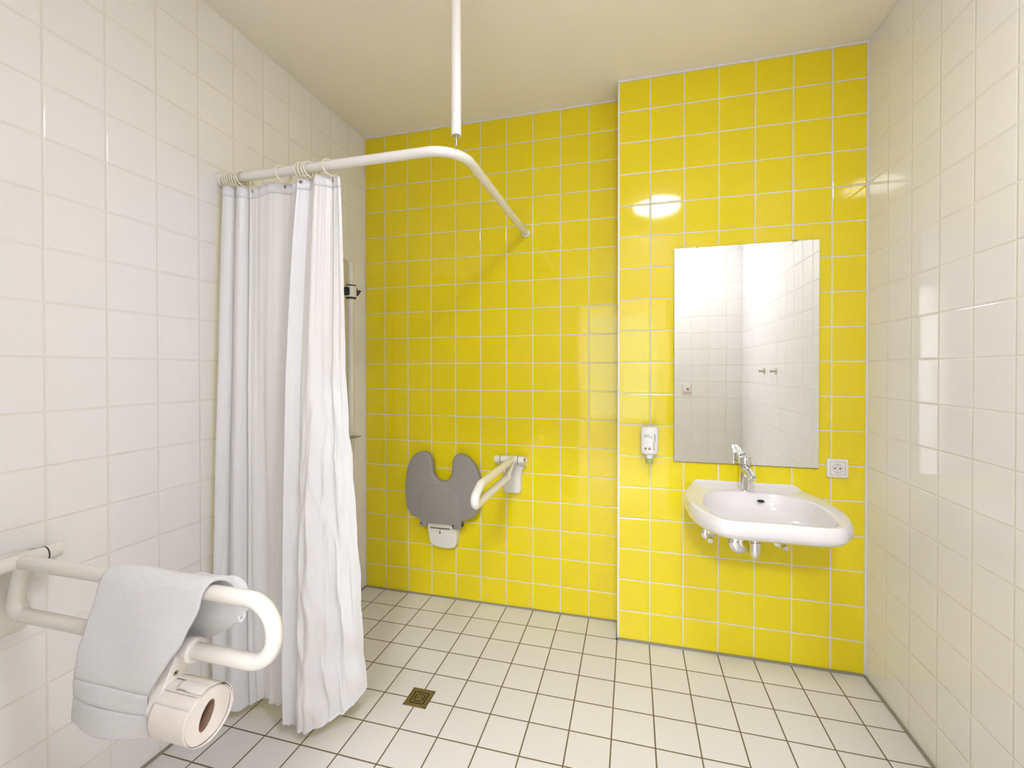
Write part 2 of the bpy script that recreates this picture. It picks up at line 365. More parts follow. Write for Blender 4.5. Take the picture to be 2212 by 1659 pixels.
def curt(s, t, off=0.):
    tt = t**.7
    x = tri(lerpk(XT, s), lerpk(XM, s), lerpk(XBt, s), tt); y = tri(lerpk(YT, s), lerpk(YM, s), lerpk(YBt, s), tt)
    # soft hanging folds: three narrow ones by the wall, a nearly flat panel, broad ones on the right
    if s < .25: a = .020; ph = s/.25*2*PI*2.6+.5; env = min(1, s/.03)*min(1, max(0, (.27-s)/.06))
    elif s < .53: a = .005+.004*t; ph = (s-.25)/.28*2*PI*2.4+.9*math.sin(5*t+3*s); env = min(1, (s-.25)/.05)*min(1, (.54-s)/.05)
    else: a = .011+.006*t; ph = (s-.55)/.45*2*PI*2.7+.8*math.sin(9*s)+.7*t; env = min(1, (s-.53)/.08)*(1 if s < .93 else .6)
    c = math.sin(ph+.5*t*math.sin(7*s+2)); c = math.copysign(abs(c)**.85, c)
    y += a*env*c; x += a*.35*env*math.cos(ph)*(1 if s < .25 else .6)
    y += (.0016+.0016*t)*math.sin(s*150+4*math.sin(s*11))*min(1, abs(s-.57)*12)
    if s < .28: z1 = .045+.014*math.sin(s/.28*PI*2.0+.4)
    elif s < .56: z1 = .054-.010*math.sin((s-.28)/.28*PI)
    else: z1 = .030+.055*((s-.77)/.21)**2*(1.4 if s > .77 else 1.)
    z1 += .0018*math.sin(s*170)
    z0 = curtain_top(x)
    z = z0+(z1-z0)*t
    y += .008*noise.noise(Vector((s*13, z*1.4, 3.1)))*(.3+t)
    # long soft drag lines
    y += .0030*noise.noise(Vector((s*70, z*1.1, 5.5)))
    # satin crumpling at the lower right
    k = max(0, min(1, (s-.66)/.14))*max(0, min(1, (t-.25)/.35)); k = k*k*(3-2*k)
    v = noise.noise(Vector((s*20+z*3.0, z*3.6-s*5, 8.2))); y += .026*k*(abs(v)-.22); x += .010*k*noise.noise(Vector((s*20+4, z*3+9, 9.2)))
    y += .010*k*abs(noise.noise(Vector((s*34-z*5, z*6.5, 1.2))))
    # gathers above the bottom hem
    pk = max(0, (t-.90)/.10)**1.5; y += .0035*pk*math.sin(s*190+3*math.sin(s*17)); y += .010*pk
    x = max(x, .010)
    return Vector((x, y+off, z))
NS, NT = 560, 150
def sheet(bm, s0, s1, t0, t1, ns, nt, off=0.):
    g = [[bm.verts.new(curt(s0+(s1-s0)*i/ns, t0+(t1-t0)*j/nt, off)) for i in range(ns+1)] for j in range(nt+1)]
    for j in range(nt):
        for i in range(ns): bm.faces.new((g[j][i], g[j][i+1], g[j+1][i+1], g[j+1][i]))
t = empty('shower_curtain', (.28, RY, 1.03), 'white satin shower curtain bunched at the left end of its rail', 'shower curtain')
bm = B(); sheet(bm, 0, 1, 0, 1, NS, NT); cur = mk('fabric', bm, m_satin, t, angle=180)
bm = B(); sheet(bm, 0, 1, 0, .021, NS, 3); o = mk('top_hem', bm, m_satin, t, angle=180); md = o.modifiers.new('thick', 'SOLIDIFY'); md.thickness = .003; md.offset = 0
bm = B(); sheet(bm, 0, 1, .9955, 1, NS, 2); o = mk('bottom_hem', bm, m_satin, t, angle=180); md = o.modifiers.new('thick', 'SOLIDIFY'); md.thickness = .0035; md.offset = 0
def find_s(x, lo, hi):
    best = min((abs(curt(lo+(hi-lo)*k/400, .006).x-x), lo+(hi-lo)*k/400) for k in range(401)); return best[1]
ring_x = [.044, .054, .064, .075, .086, .098, .112, .291, .372, .386, .400, .415, .494]
ring_lab = ['first cream curtain ring out from the left wall, in the tight bunch of seven', 'second cream curtain ring from the left wall, in the tight bunch of seven', 'third cream curtain ring from the left wall, in the tight bunch of seven', 'middle cream curtain ring of the tight bunch of seven', 'third last cream curtain ring of the tight bunch of seven', 'second last cream curtain ring of the tight bunch of seven', 'rightmost cream curtain ring of the bunch of seven, hooked to a clear metal eyelet',
  'single cream curtain ring between the bunch of seven and the bunch of four', 'leftmost cream ring of the bunch of four, hooked in an eyelet', 'second cream ring of the bunch of four on the rail', 'third cream ring of the bunch of four on the rail', 'rightmost cream ring of the bunch of four, tilted outward', 'single cream curtain ring at the right end of the curtain']
ring_s = {}
bm = B(); Rr, rr_ = .0300, .0030
cz = RZ+TR-Rr+rr_
pts = [Vector((0, math.sin(a)*Rr, -Rr+Rr*math.cos(a)-.0)) for a in [2*PI*k/40 for k in range(41)]]
tube(bm, [p+Vector((0, 0, 0)) for p in pts], rr_, 10, caps=False)
tube(bm, [(0, 0, -2*Rr-.001), (0, -.001, -2*Rr-.010), (.0015, -.002, -2*Rr-.016)], [.002, .0016, .0014], 8)
bmesh.ops.remove_doubles(bm, verts=bm.verts, dist=.0002)
me = bpy.data.meshes.new('curtain_ring'); bmesh.ops.recalc_face_normals(bm, faces=bm.faces); bm.to_mesh(me); bm.free(); me.materials.append(m_ringm)
me.polygons.foreach_set('use_smooth', [True]*len(me.polygons))
for i, x in enumerate(ring_x):
    o = link(bpy.data.objects.new('curtain_ring', me)); o.location = (x, RY, RZ+TR+rr_+.0002)
    tl = -12 if i < 8 else (-14 if i < 12 else -16)
    o.rotation_euler = (0, math.radians(-9 if i in (6, 7, 11, 12) else -4), math.radians(-22 if i in (6, 11, 12, 7) else -8))
    tag(o, ring_lab[i], 'curtain ring', 'cream rings on the curtain rail')
for x, lo, hi in ((.151, .22, .40), (.2935, .30, .46), (.388, .62, .75), (.440, .68, .88), (.507, .85, .99)):
    s = find_s(x, lo, hi); p = curt(s, .007); pz = .0125
    a = curt(s-.002, .007); b = curt(s+.002, .007); d = (b-a).normalized(); nrm = Vector((d.y, -d.x, 0)).normalized()
    if nrm.y > 0: nrm = -nrm
    c = Vector((p.x, p.y, p.z))+nrm*.0015; c.z = curtain_top(p.x)-.0135
    bm = B(); lathe(bm, [(.0028, .0), (.0028, .0018), (.0045, .0026), (.0068, .0016), (.0070, 0)], c, nrm, 20); lathe(bm, [(0, .0004), (.003, .0004)], c, nrm, 12, mi=1)
    mk('eyelet', bm, [m_steel, m_hole], t)

# ------------------------------------------------------------------ hinged support rails
def support_rail(name, loc, rot, L, zt, zb, label, xb=.062, y0=0., ys=0., lift=0., r=.0165, cap=False, slant=0.):
    """local: wall at x=0, arm along +x, hinge axis along y, z is height"""
    R = Matrix.Translation(Vector(loc)) @ Matrix.Rotation(rot, 4, 'Z')
    t = empty(name, loc, label, 'support rail')
    def fin(nm, bm, m, lab=None):
        bmesh.ops.transform(bm, matrix=R, verts=bm.verts); return mk(nm, bm, m, t, label=lab)
    hx = .082
    bm = B()
    out = smooth_loop([(-.046, zt-.19), (.0, zt-.196), (.046, zt-.19), (.049, zt-.11), (.056, zt-.07), (.078, zt-.035), (.080, zt-.005), (.0, zt+.006), (-.080, zt-.005), (-.078, zt-.035), (-.056, zt-.07), (-.049, zt-.11)], 5)
    prism(bm, out, lambda u, v, d: (d, u, v), .0005, .030, bev=.010, seg=4)
    for s in (-1, 1):
        e0, e1 = s*.080, s*.052
        prof = [(.001, zt-.05), (.03, zt-.045)]+[(hx+.0185*math.cos(a), zt+.0185*math.sin(a)) for a in [-1.2+2.9*k/10 for k in range(11)]]+[(.02, zt+.006), (.001, zt+.004)]
        prism(bm, prof, lambda u, v, d: (u, d, v), min(e0, e1), max(e0, e1), bev=0)
        lathe(bm, [(0, 0), (.0135, .0), (.0182, .004), (.0190, .008), (.0190, .028), (.0188, .0325), (0, .0325)], (hx, s*.0825, zt), (0, -s, 0), 28)
    fin('wall_plate', bm, m_nylon)
    bm = B(); lathe(bm, [(0, -.047), (.0186, -.047), (.0186, .047), (0, .047)], (hx, 0, zt), (0, 1, 0), 32); fin('hinge_barrel', bm, m_nylon)
    for s in (-1, 1):
        bm = B(); lathe(bm, [(.0, -.0014), (.0195, -.0014), (.0195, .0014), (0, .0014)], (hx, s*.0484, zt), (0, 1, 0), 32); fin('hinge_washer', bm, m_black, 'black washer')
    bm = B()
    path = fillet([(hx+.01, 0, zt), (L-slant, 0, zt), (L, 0, zb), (xb, 0, zb), (.088, 0, zt-.006)], [0, .075 if slant else (zt-zb)/2*.97, .021 if slant else (zt-zb)/2*.97, .030, 0], 14)
    n_ = len(path); rad = []
    for i, p in enumerate(path):
        f = max(0, (i-(n_-16))/15) if i > n_-17 else 0
        rad.append(r+.003*math.sin(PI*min(1, f)))
    path = [Vector((p.x, y0+(p.x-hx)*ys, p.z+(p.x-hx)*lift)) for p in path]
    tube(bm, path, rad, 28)
    fin('arm', bm, m_nylon)
    if cap:
        bm = B(); lathe(bm, [(0, 0), (.009, 0), (.009, .0006), (0, .0006)], (hx, .0825, zt), (0, 1, 0), 20); fin('cap_hole', bm, m_hole, 'dark screw hole in the end cap')
    return t
rail_near = support_rail('hinged_support_rail', (0, -1.600, 0), 0,   .848, .8335, .7020, 'large cream hinged support rail on the left wall, carrying towel and toilet roll')
rail_far = support_rail('hinged_support_rail', (.9245, 0, 0), -PI/2,   .798, .833, .764, 'cream hinged support rail on the yellow wall beside the folded grey seat', .200, .018, .032, .020, .0180, True, .155)

# paper roll holder clamped on the lower tube of the near rail
HX = .605
t = empty('toilet_roll_holder', (HX, -1.60, .702), 'white plastic toilet roll holder clamped on the lower tube of the near support rail', 'toilet roll holder')
def hull2(c1, r1, c2, r2_, n=12):
    a = math.atan2(c2[1]-c1[1], c2[0]-c1[0]); d = math.hypot(c2[0]-c1[0], c2[1]-c1[1]); b = math.acos((r1-r2_)/d); out = []
    for k in range(n+1): th = a+b+(2*PI-2*b)*k/n; out.append((c1[0]+r1*math.cos(th), c1[1]+r1*math.sin(th)))
    for k in range(n+1): th = a-b+2*b*k/n; out.append((c2[0]+r2_*math.cos(th), c2[1]+r2_*math.sin(th)))
    return out
bm = B(); prism(bm, hull2((-1.600, .702), .0245, (-1.657, .610), .017), lambda u, v, d: (d, u, v), HX-.006, HX+.016, bev=.003)
mk('holder_arm', bm, m_nylw, t)
bm = B(); lathe(bm, [(.0185, 0), (.0250, .001), (.0262, .004), (.0262, .026), (.0250, .030), (.0185, .031)], (HX+.006, -1.600, .702), (1, 0, 0), 30); mk('clamp', bm, m_nylw, t)
bm = B(); lathe(bm, [(.0055, 0), (.0055, .0012), (.0040, .0012), (.0036, .0002), (0, .0002)], (HX+.016, -1.628, .668), (1, 0, 0), 20); lathe(bm, [(0, .0006), (.0020, .0006)], (HX+.016, -1.628, .668), (1, 0, 0), 6, mi=1); mk('screw', bm, [m_steel, m_black], t, label='small metal screw')
RC = (-1.632, .600)
bm = B(); tube(bm, [(HX, RC[0], RC[1]+.002), (HX+.085, RC[0], RC[1]+.002)], .0125, 20); mk('spindle', bm, m_black, t, label='black spindle')

# toilet roll
t = empty('toilet_roll', (HX+.07, RC[0], RC[1]-.05), 'pale pinkish toilet paper roll with a torn loose end, on the holder below the towel', 'toilet roll')
x0, x1 = .618, .712
def sp(r, a, e=.0): return (RC[0]+(r+e)*math.cos(a)*1.0, RC[1]+(r+e)*math.sin(a))
bm = B()
No = 72; Rout = .0515; core = []
outl = [sp(Rout+.0012*math.sin(2*a+.5)+.0006*math.sin(5*a), a) for a in [2*PI*k/No for k in range(No)]]
inn = [(RC[0]-.002+.0245*math.cos(a)*.80*math.cos(.5)-.0245*math.sin(a)*1.0*math.sin(.5)*-1*.5, RC[1]+.0245*math.sin(a)*1.05+.006*math.cos(a)) for a in [2*PI*k/No for k in range(No)]]
def ringv(o, x): return [bm.verts.new((x, u, v)) for u, v in o]
A = ringv(outl, x0); Bv = ringv(outl, x1-.0015); B2 = ringv([(RC[0]+(u-RC[0])*.97, RC[1]+(v-RC[1])*.97) for u, v in outl], x1)
Cn = ringv(inn, x1-.0005); D = ringv(inn, x0)
for a_, b_, mi in ((A, Bv, 0), (Bv, B2, 0), (B2, Cn, 1), (Cn, D, 0), (D, A, 1)):
    for k in range(No): bm.faces.new((a_[k], a_[(k+1) % No], b_[(k+1) % No], b_[k])).material_index = mi
mk('paper', bm, [m_paper, m_paperend], t)
bm = B()
inn1 = [(RC[0]+(u-RC[0])*.985, RC[1]+(v-RC[1])*.985) for u, v in inn]; inn2 = [(RC[0]+(u-RC[0])*.93, RC[1]+(v-RC[1])*.93) for u, v in inn]
a1 = ringv(inn1, x0+.001); a2 = ringv(inn1, x1-.001); a3 = ringv(inn2, x1-.001); a4 = ringv(inn2, x0+.001)
for a_, b_ in ((a1, a2), (a2, a3), (a3, a4), (a4, a1)):
    for k in range(No): bm.faces.new((a_[k], a_[(k+1) % No], b_[(k+1) % No], b_[k]))
mk('cardboard_core', bm, m_card, t)
# loose outer layers: sheets that leave the roll a little, with a ragged torn edge on top
bm = B()
def layer(e0, e1, a0, a1, xa, xb, torn=0, n=60):
    rows = []
    for k in range(n+1):
        f = k/n; a = a0+(a1-a0)*f; r = Rout+e0+(e1-e0)*f+.002*math.sin(f*PI)
        u, v = sp(r, a); rows.append([bm.verts.new((xa+(xb-xa)*j/16, u, v+(torn*(.0016*random.uniform(-1, 1)+.004*math.sin(j*.4)) if k == n else 0))) for j in range(17)])
    for k in range(n):
        for j in range(16): bm.faces.new((rows[k][j], rows[k][j+1], rows[k+1][j+1], rows[k+1][j]))
layer(.0012, .0016, PI*.62, PI*.62-PI*1.85, x0+.001, x1+.003)
layer(.0018, .0050, -PI*.30, PI*.46, x0+.001, x1+.0045)
layer(.0050, .0040, PI*.46, PI*.60, x0+.030, x1+.0045, torn=1, n=12)
o = mk('loose_sheet', bm, m_paper, t, angle=180); md = o.modifiers.new('thick', 'SOLIDIFY'); md.thickness = .0006

# towel over the near rail
def towel():
    bm = B(); NW, NL = 90, 220
    zt = .8335+.0175+.0045; path = []
    # profile in the y-z plane, from the front hem up over the tube and down behind it
    pf = catmull([(0, -1.664, .550), (0, -1.664, .600), (0, -1.662, .650), (0, -1.655, .700), (0, -1.644, .750), (0, -1.634, .795), (0, -1.627, .825), (0, -1.618, .846), (0, -1.600, zt+.001), (0, -1.582, .848), (0, -1.570, .828), (0, -1.560, .800), (0, -1.556, .775), (0, -1.557, .745), (0, -1.562, .720)], 10)
    L = [0]
    for a, b in zip(pf, pf[1:]): L.append(L[-1]+(b-a).length)
    def at(f):
        d = f*L[-1]
        for i in range(len(L)-1):
            if d <= L[i+1]: k = (d-L[i])/(L[i+1]-L[i]); return pf[i].lerp(pf[i+1], k)
        return pf[-1]
    xl = [(0, .378), (.3, .395), (.52, .408), (.66, .405), (1, .47)]
    xr = [(0, .596), (.18, .592), (.28, .622), (.42, .664), (.56, .688), (.66, .692), (.8, .714), (1, .70)]
    def lk(ks, s):
        for (a, va), (b, vb) in zip(ks, ks[1:]):
            if s <= b: f = (s-a)/(b-a); return va+(vb-va)*f
        return ks[-1][1]
    rows = []
    for j in range(NL+1):
        f = j/NL; p = at(f); row = []
        for i in range(NW+1):
            u = i/NW; x = lk(xl, f)+(lk(xr, f)-lk(xl, f))*u; y, z = p.y, p.z
            q = Vector((x*9, f*3, 2.2)); w = noise.noise(q)
            hang = min(1, abs(f-.66)/.2)
            y += .007*w*hang; z += .010*math.sin(u*3.1+.4)*max(0, .12-f)/.12*-1
            if f < .62: y -= .004*math.sin(u*PI)*(1-f/.62)*2
            else: z += (.045*u-.012)*min(1, (f-.70)/.3 if f > .7 else 0); y += .010*math.sin(u*7)*hang*.4
            z += .0035*max(0, math.sin(u*PI*2.2))*(1 if .54 < f < .76 else 0)*math.sin((f-.54)/.22*PI) if .54 < f < .76 else 0
            # hem band: two woven stripes near the front hem
            if .09 < f < .22: y += .0030*(math.exp(-((f-.105)/.006)**2)+math.exp(-((f-.195)/.006)**2))
            row.append(bm.verts.new((x+.003*noise.noise(Vector((f*14, u*2, 9)))*(1 if i in (0, NW) else 0), y, z)))
        rows.append(row)
    for j in range(NL):
        for i in range(NW): bm.faces.new((rows[j][i], rows[j][i+1], rows[j+1][i+1], rows[j+1][i]))
    return bm
t = empty('hand_towel', (.55, -1.6, .83), 'white terry hand towel draped over the top tube of the near support rail', 'towel')
o = mk('cloth', towel(), m_terry, t, angle=180); md = o.modifiers.new('thick', 'SOLIDIFY'); md.thickness = .007; md.offset = 1
# rolled second layer at the back and the care loop
bm = B(); cpts = catmull([(.50, -1.562, .765), (.56, -1.557, .766), (.62, -1.553, .775), (.68, -1.552, .794), (.716, -1.555, .808), (.738, -1.560, .812)], 6)
def _r(x):
    if x < .62: return .074
    return .074-.032*(x-.62)/.10
rl = []
for p in cpts:
    f = max(0., (p.x-.700)/.038); k = math.sqrt(max(.04, 1-min(1, f)**2)); rl.append((.017*k, _r(p.x)*k))
tube(bm, cpts, rl, 26, flat=(0, 1, 0))
for v in bm.verts:
    v.co.y += .004*noise.noise(Vector((v.co.x*30, v.co.z*30, 1.5))); v.co.z += .005*noise.noise(Vector((v.co.x*22, v.co.z*12, 7.5)))
mk('rolled_edge', bm, m_terry, t)
bm = B(); tube(bm, catmull([(.722, -1.556, .782), (.730, -1.560, .768), (.724, -1.563, .757), (.714, -1.560, .764)], 5), .0028, 8); mk('hanging_loop', bm, m_terry, t)

# ------------------------------------------------------------------ shower wall: riser, slider, shelf, mixer, hose
t = empty('shower_riser_rail', (0, -.22, .80), 'cream vertical shower rail on the left wall beyond the curtain, bent back to the wall', 'shower rail')
RXs, RYs = .060, -.222
bm = B(); tube(bm, fillet([(0, -.300, 1.915), (RXs, -.300+.02, 1.915), (RXs, RYs, 1.905), (RXs, RYs, .80), (RXs, -.290, .795), (0, -.300, .795)], [0, .0, .05, .055, .0, 0], 10), .0165, 24); mk('rail_tube', bm, m_nylon, t)
for z in (1.915, .795):
    bm = B(); lathe(bm, [(0, 0), (.030, 0), (.030, .007), (.017, .010)], (.001, -.300, z), (1, 0, 0)); mk('wall_flange', bm, m_nylon, t)
t = empty('shower_head_slider', (RXs, RYs, 1.735), 'cream and black sliding shower head holder gripping the vertical rail', 'slider')
bm = B(); lathe(bm, [(.0172, -.031), (.0295, -.030), (.0300, .0), (.0295, .030), (.0172, .031)], (RXs, RYs, 1.737), seg=36); mk('slider_body', bm, m_nylon, t)
for s in (1, -1):
    bm = B(); lathe(bm, [(.0172, 0), (.027, 0), (.0285, s*.003), (.026, s*.007), (.0172, s*.008)], (RXs, RYs, 1.737+s*.0305), seg=36); mk('end_cap', bm, m_black, t, label='black end cap')
bm = B()
prism(bm, rrect(-.024, 1.714, .010, 1.760, .008), lambda u, v, d: (RXs+.002+u*.95, RYs-d-.001+u*.1, v), .0235, .0345, bev=.003)
mk('clamp_lever', bm, m_black, t, label='black clamping lever')
bm = B(); prism(bm, [(0, 1.720), (.012, 1.718), (.034, 1.748), (.020, 1.752), (.012, 1.748), (.010, 1.754), (.0, 1.765)], lambda u, v, d: (RXs+.020+u*.45, RYs+.018+u*.8, v)if d == 0 else (RXs+.020+u*.45-.012, RYs+.018+u*.8+.006, v), 0, 1); mk('head_socket', bm, m_black, t, label='black head socket')

t = empty('soap_shelf', (RXs, -.30, .955), 'small white and glass soap shelf clipped low on the vertical shower rail', 'shelf')
bm = B(); box(bm, (.035, -.400, .950), (.150, -.262, .956), bev=.002); mk('glass_tray', bm, m_gl, t, label='green-edged glass tray')
bm = B(); box(bm, (.030, -.405, .957), (.110, -.235, .968), bev=.003); lathe(bm, [(.0175, -.01), (.024, -.01), (.024, .014), (.0175, .014)], (RXs, RYs, .958), seg=28); mk('clip', bm, m_nylon, t)
bm = B(); lathe(bm, [(0, -.004), (.010, -.004), (.011, 0), (.010, .004), (0, .004)], (.086, -.235, .957), (0, 1, 0)); mk('end_button', bm, m_nylon, t)

t = empty('shower_mixer', (.07, -.40, .728), 'chrome bar shower mixer mostly hidden behind the curtain, end knob visible', 'tap')
bm = B(); tube(bm, [(.075, -.300, .728), (.075, -.500, .728)], .021, 28)
for y in (-.325, -.475): lathe(bm, [(0, 0), (.030, 0), (.030, .006), (.014, .008), (.014, .06), (0, .06)], (.0005, y, .728), (1, 0, 0))
mk('mixer_body', bm, m_chrome, t)
for s, y in ((1, -.300), (-1, -.500)):
    bm = B(); lathe(bm, [(0, -.001), (.0225, 0), (.0235, s*.006), (.0225, s*.040), (.019, s*.048), (0, s*.049)], (.075, y, .728), (0, 1, 0), 14); mk('mixer_knob', bm, m_chrome, t)
t = empty('shower_hose', (.08, -.25, .3), 'grey flexible shower hose looping down the left wall from behind the curtain', 'hose')
bm = B(); tube(bm, catmull([(.075, -.400, .7045), (.078, -.385, .680), (.082, -.345, .665), (.08, -.3204, .633), (.08, -.270, .506), (.08, -.2300, .365), (.08, -.2175, .284), (.082, -.229, .187), (.085, -.260, .099), (.09, -.33, .035), (.10, -.42, .010), (.13, -.52, .009), (.19, -.56, .009)], 10), .0085, 14); mk('hose', bm, m_hose, t)

# ------------------------------------------------------------------ folding shower seat on the yellow wall
t = empty('folding_shower_seat', (.525, 0, .31), 'grey horseshoe-shaped shower seat folded up against the yellow wall', 'shower seat')
so = [(.355, .489), (.330, .520), (.317, .560), (.313, .63), (.316, .692), (.326, .752), (.345, .797), (.369, .829), (.398, .847), (.422, .851), (.446, .846), (.465, .830), (.476, .806), (.479, .765), (.484, .735), (.500, .708), (.527, .692), (.554, .693), (.578, .705), (.594, .731), (.598, .765), (.600, .795), (.606, .820), (.620, .840), (.643, .848), (.670, .843), (.701, .822), (.728, .792), (.746, .760), (.757, .715), (.762, .655), (.761, .600), (.754, .552), (.737, .521), (.710, .498), (.678, .485), (.60, .480), (.50, .480), (.406, .480)]
bm = B(); prism(bm, smooth_loop(so, 4), XZm, .058, .092, bev=.011, seg=5); mk('seat', bm, m_seat, t, angle=60)
po = smooth_loop([(.409, .455), (.408, .530), (.413, .595), (.430, .632), (.470, .657), (.528, .668), (.588, .656), (.626, .630), (.645, .590), (.650, .530), (.648, .455), (.60, .455), (.53, .456), (.46, .455)], 4)
bm = B(); prism(bm, po, XZm, .062, .0955, bev=.003, seg=3); mk('seat_panel', bm, m_seat, t, angle=60)
bm = B()
bm.free()
for xa, xb in ((.407, .446), (.600, .652)):
    bm = B(); prism(bm, rrect(xa, .434, xb, .490, .008), XZm, .045, .0965, bev=.003); mk('hinge_lug', bm, m_seat, t)
for x in (.418, .608):
    bm = B(); lathe(bm, [(0, 0), (.0048, 0), (.0048, .0005), (0, .0006)], (x, -.0967, .452), (0, -1, 0), 16); mk('hinge_hole', bm, m_hole, t, label='dark pivot hole')
bm = B(); lathe(bm, [(0, 0), (.012, 0), (.012, .0006), (0, .0008)], (.6525, -.068, .455), (1, 0, 0), 16); mk('hinge_hole', bm, m_hole, t, label='dark pivot hole')
bo = smooth_loop([(.434, .462), (.437, .420), (.443, .370), (.452, .335), (.475, .318), (.520, .309), (.565, .309), (.597, .318), (.608, .342), (.612, .400), (.612, .462), (.52, .464)], 4)
bm = B(); prism(bm, bo, XZm, .0005, .062, bev=.009, seg=4); mk('wall_bracket', bm, m_nylon, t, angle=60)
bm = B(); lathe(bm, [(0, 0), (.0155, 0), (.0165, .003), (.0165, .150), (.0155, .153), (0, .153)], (.446, -.070, .459), (1, 0, 0), 24); mk('pivot_bar', bm, m_nylon, t)
bm = B(); prism(bm, rrect(.456, .4155, .576, .4245, .0044), XZm, .0622, .0630); mk('slot', bm, m_steel, t, label='grey recessed slot')
bm = B(); lathe(bm, [(0, 0), (.0034, 0), (.0034, .0004), (0, .0004)], (.514, -.0623, .4005), (0, -1, 0), 16); lathe(bm, [(0, 0), (.0048, 0), (.0048, .0004), (0, .0004)], (.5145, -.0623, .3935), (0, -1, 0), 16)
for x, z, w_ in ((.5095, .4095, .012), (.498, .4045, .007), (.527, .401, .003)): box(bm, (x-.0, -.0628, z-.0010), (x+w_, -.0621, z+.0010))
mk('lock_symbol', bm, m_ink, t, label='small black lock symbol')

# ------------------------------------------------------------------ mirror
t = empty('wall_mirror', (2.042, YBX, 1.375), 'tall frameless rectangular mirror on the yellow boxed wall above the washbasin', 'mirror')
mx0, mx1, mz0, mz1 = 1.7445, 2.3400, .8785, 1.8735
bm = B(); box(bm, (mx0, YBX-.0065, mz0), (mx1, YBX-.0005, mz1)); mk('mirror_backing', bm, m_medge, t, smooth=False)
bm = B(); box(bm, (mx0+.0012, YBX-.0085, mz0+.0025), (mx1-.0012, YBX-.0066, mz1-.0008)); mk('mirror_glass', bm, m_mirror, t, smooth=False)
for x in (1.838, 2.243):
    bm = B(); box(bm, (x-.0105, YBX-.0105, mz1-.0035), (x+.0105, YBX-.0001, mz1+.0035), bev=.001); mk('mirror_clip', bm, m_brass, t)

# ------------------------------------------------------------------ washbasin
CX = 2.046
def half(pts): return pts+[(-x, y) for x, y in pts[::-1] if abs(x) > 1e-6]
outer = half([(0, -.1500), (.10, -.1500), (.205, -.1500), (.232, -.165), (.254, -.215), (.268, -.290), (.2755, -.370), (.276, -.440), (.270, -.510), (.252, -.575), (.222, -.625), (.190, -.660), (.142, -.672), (.07, -.671), (0, -.670)])
bowl = half([(0, -.256), (.07, -.260), (.125, -.277), (.165, -.310), (.195, -.360), (.211, -.430), (.212, -.500), (.203, -.570), (.185, -.618), (.155, -.646), (.11, -.654), (.055, -.648), (0, -.642)])
def polar(loop, cy, n=128):
    L = smooth_loop([(x, y) for x, y in loop], 10); out = []
    for k in range(n):
        a = 2*PI*k/n; d = (math.cos(a), math.sin(a)); best = 0
        for i in range(len(L)):
            p, q = L[i], L[(i+1) % len(L)]; ex, ey = q[0]-p[0], q[1]-p[1]; den = d[0]*ey-d[1]*ex
            if abs(den) < 1e-12: continue
            px_, py_ = p[0], p[1]-cy; tt = (px_*ey-py_*ex)/den; ss = (px_*d[1]-py_*d[0])/den
            if tt > 0 and -1e-6 <= ss <= 1+1e-6: best = max(best, tt)
        out.append(best)
    return out
cy = -.43; po_, pb_ = polar(outer, cy), polar(bowl, cy); nb = len(po_)
def ring(kind, s, z, wall=True):
    R_ = po_ if kind == 'o' else pb_; out = []
    for k in range(nb):
        a = 2*PI*k/nb; x = CX+R_[k]*s*math.cos(a); y = cy+R_[k]*s*math.sin(a)
        if kind == 'o' and wall and R_[k]*math.sin(a)+cy > -.20: y = min(YBX-.0005, cy+R_[k]*math.sin(a))
        if kind == 'o' and wall and z > .776: z_ = z+.0195*max(0., min(1., (y+.185)/.03))**.6*max(0, min(1, (.226-abs(x-CX))/.02))
        else: z_ = z
        out.append((x, min(y, YBX-.0005), z_))
    return out
prof = [('o', .06, .672, False), ('o', .35, .674, False), ('o', .62, .686, False), ('o', .78, .701, False), ('o', .86, .7085, False), ('o', .915, .7135, False), ('o', .957, .7205, True), ('o', .985, .730, True), ('o', 1.0, .738, True), ('o', .998, .755, True), ('o', .988, .768, True), ('o', .972, .777, True), ('o', .966, .7812, True), ('o', .962, .7815, False),
        ('b', 1.022, .7815), ('b', 1.012, .7805), ('b', 1.0, .776), ('b', .980, .765), ('b', .955, .748), ('b', .915, .730), ('b', .85, .714), ('b', .74, .700), ('b', .58, .690), ('b', .38, .685), ('b', .18, .682), ('b', .10, .681)]
bm = B(); rings = [[bm.verts.new(v) for v in ring(*p)] for p in prof]
for a, b in zip(rings, rings[1:]):
    for k in range(nb): bm.faces.new((a[k], a[(k+1) % nb], b[(k+1) % nb], b[k]))
bm.faces.new(rings[0]); bm.faces.new(rings[-1])
t = empty('washbasin', (CX, YBX, .74), 'white wheelchair-accessible ceramic washbasin fixed to the yellow boxed wall below the mirror', 'washbasin')
mk('basin', bm, m_ceram, t, angle=75)
bm = B(); lathe(bm, [(0, .0), (.030, .0), (.031, .002), (.027, .004), (0, .005)], (2.035, -.470, .6825), seg=28); mk('drain_plug', bm, m_chrome, t)
bm = B(); oc = Vector((2.082, -.2815, .7545)); nr = Vector((.15, -1, .55)).normalized()
lathe(bm, [(0, 0), (.0150, 0), (.0150, .001), (.0, .001)], oc, nr, 28, mi=0, sy=.40); mk('overflow_hole', bm, m_hole, t, label='dark oval overflow hole')

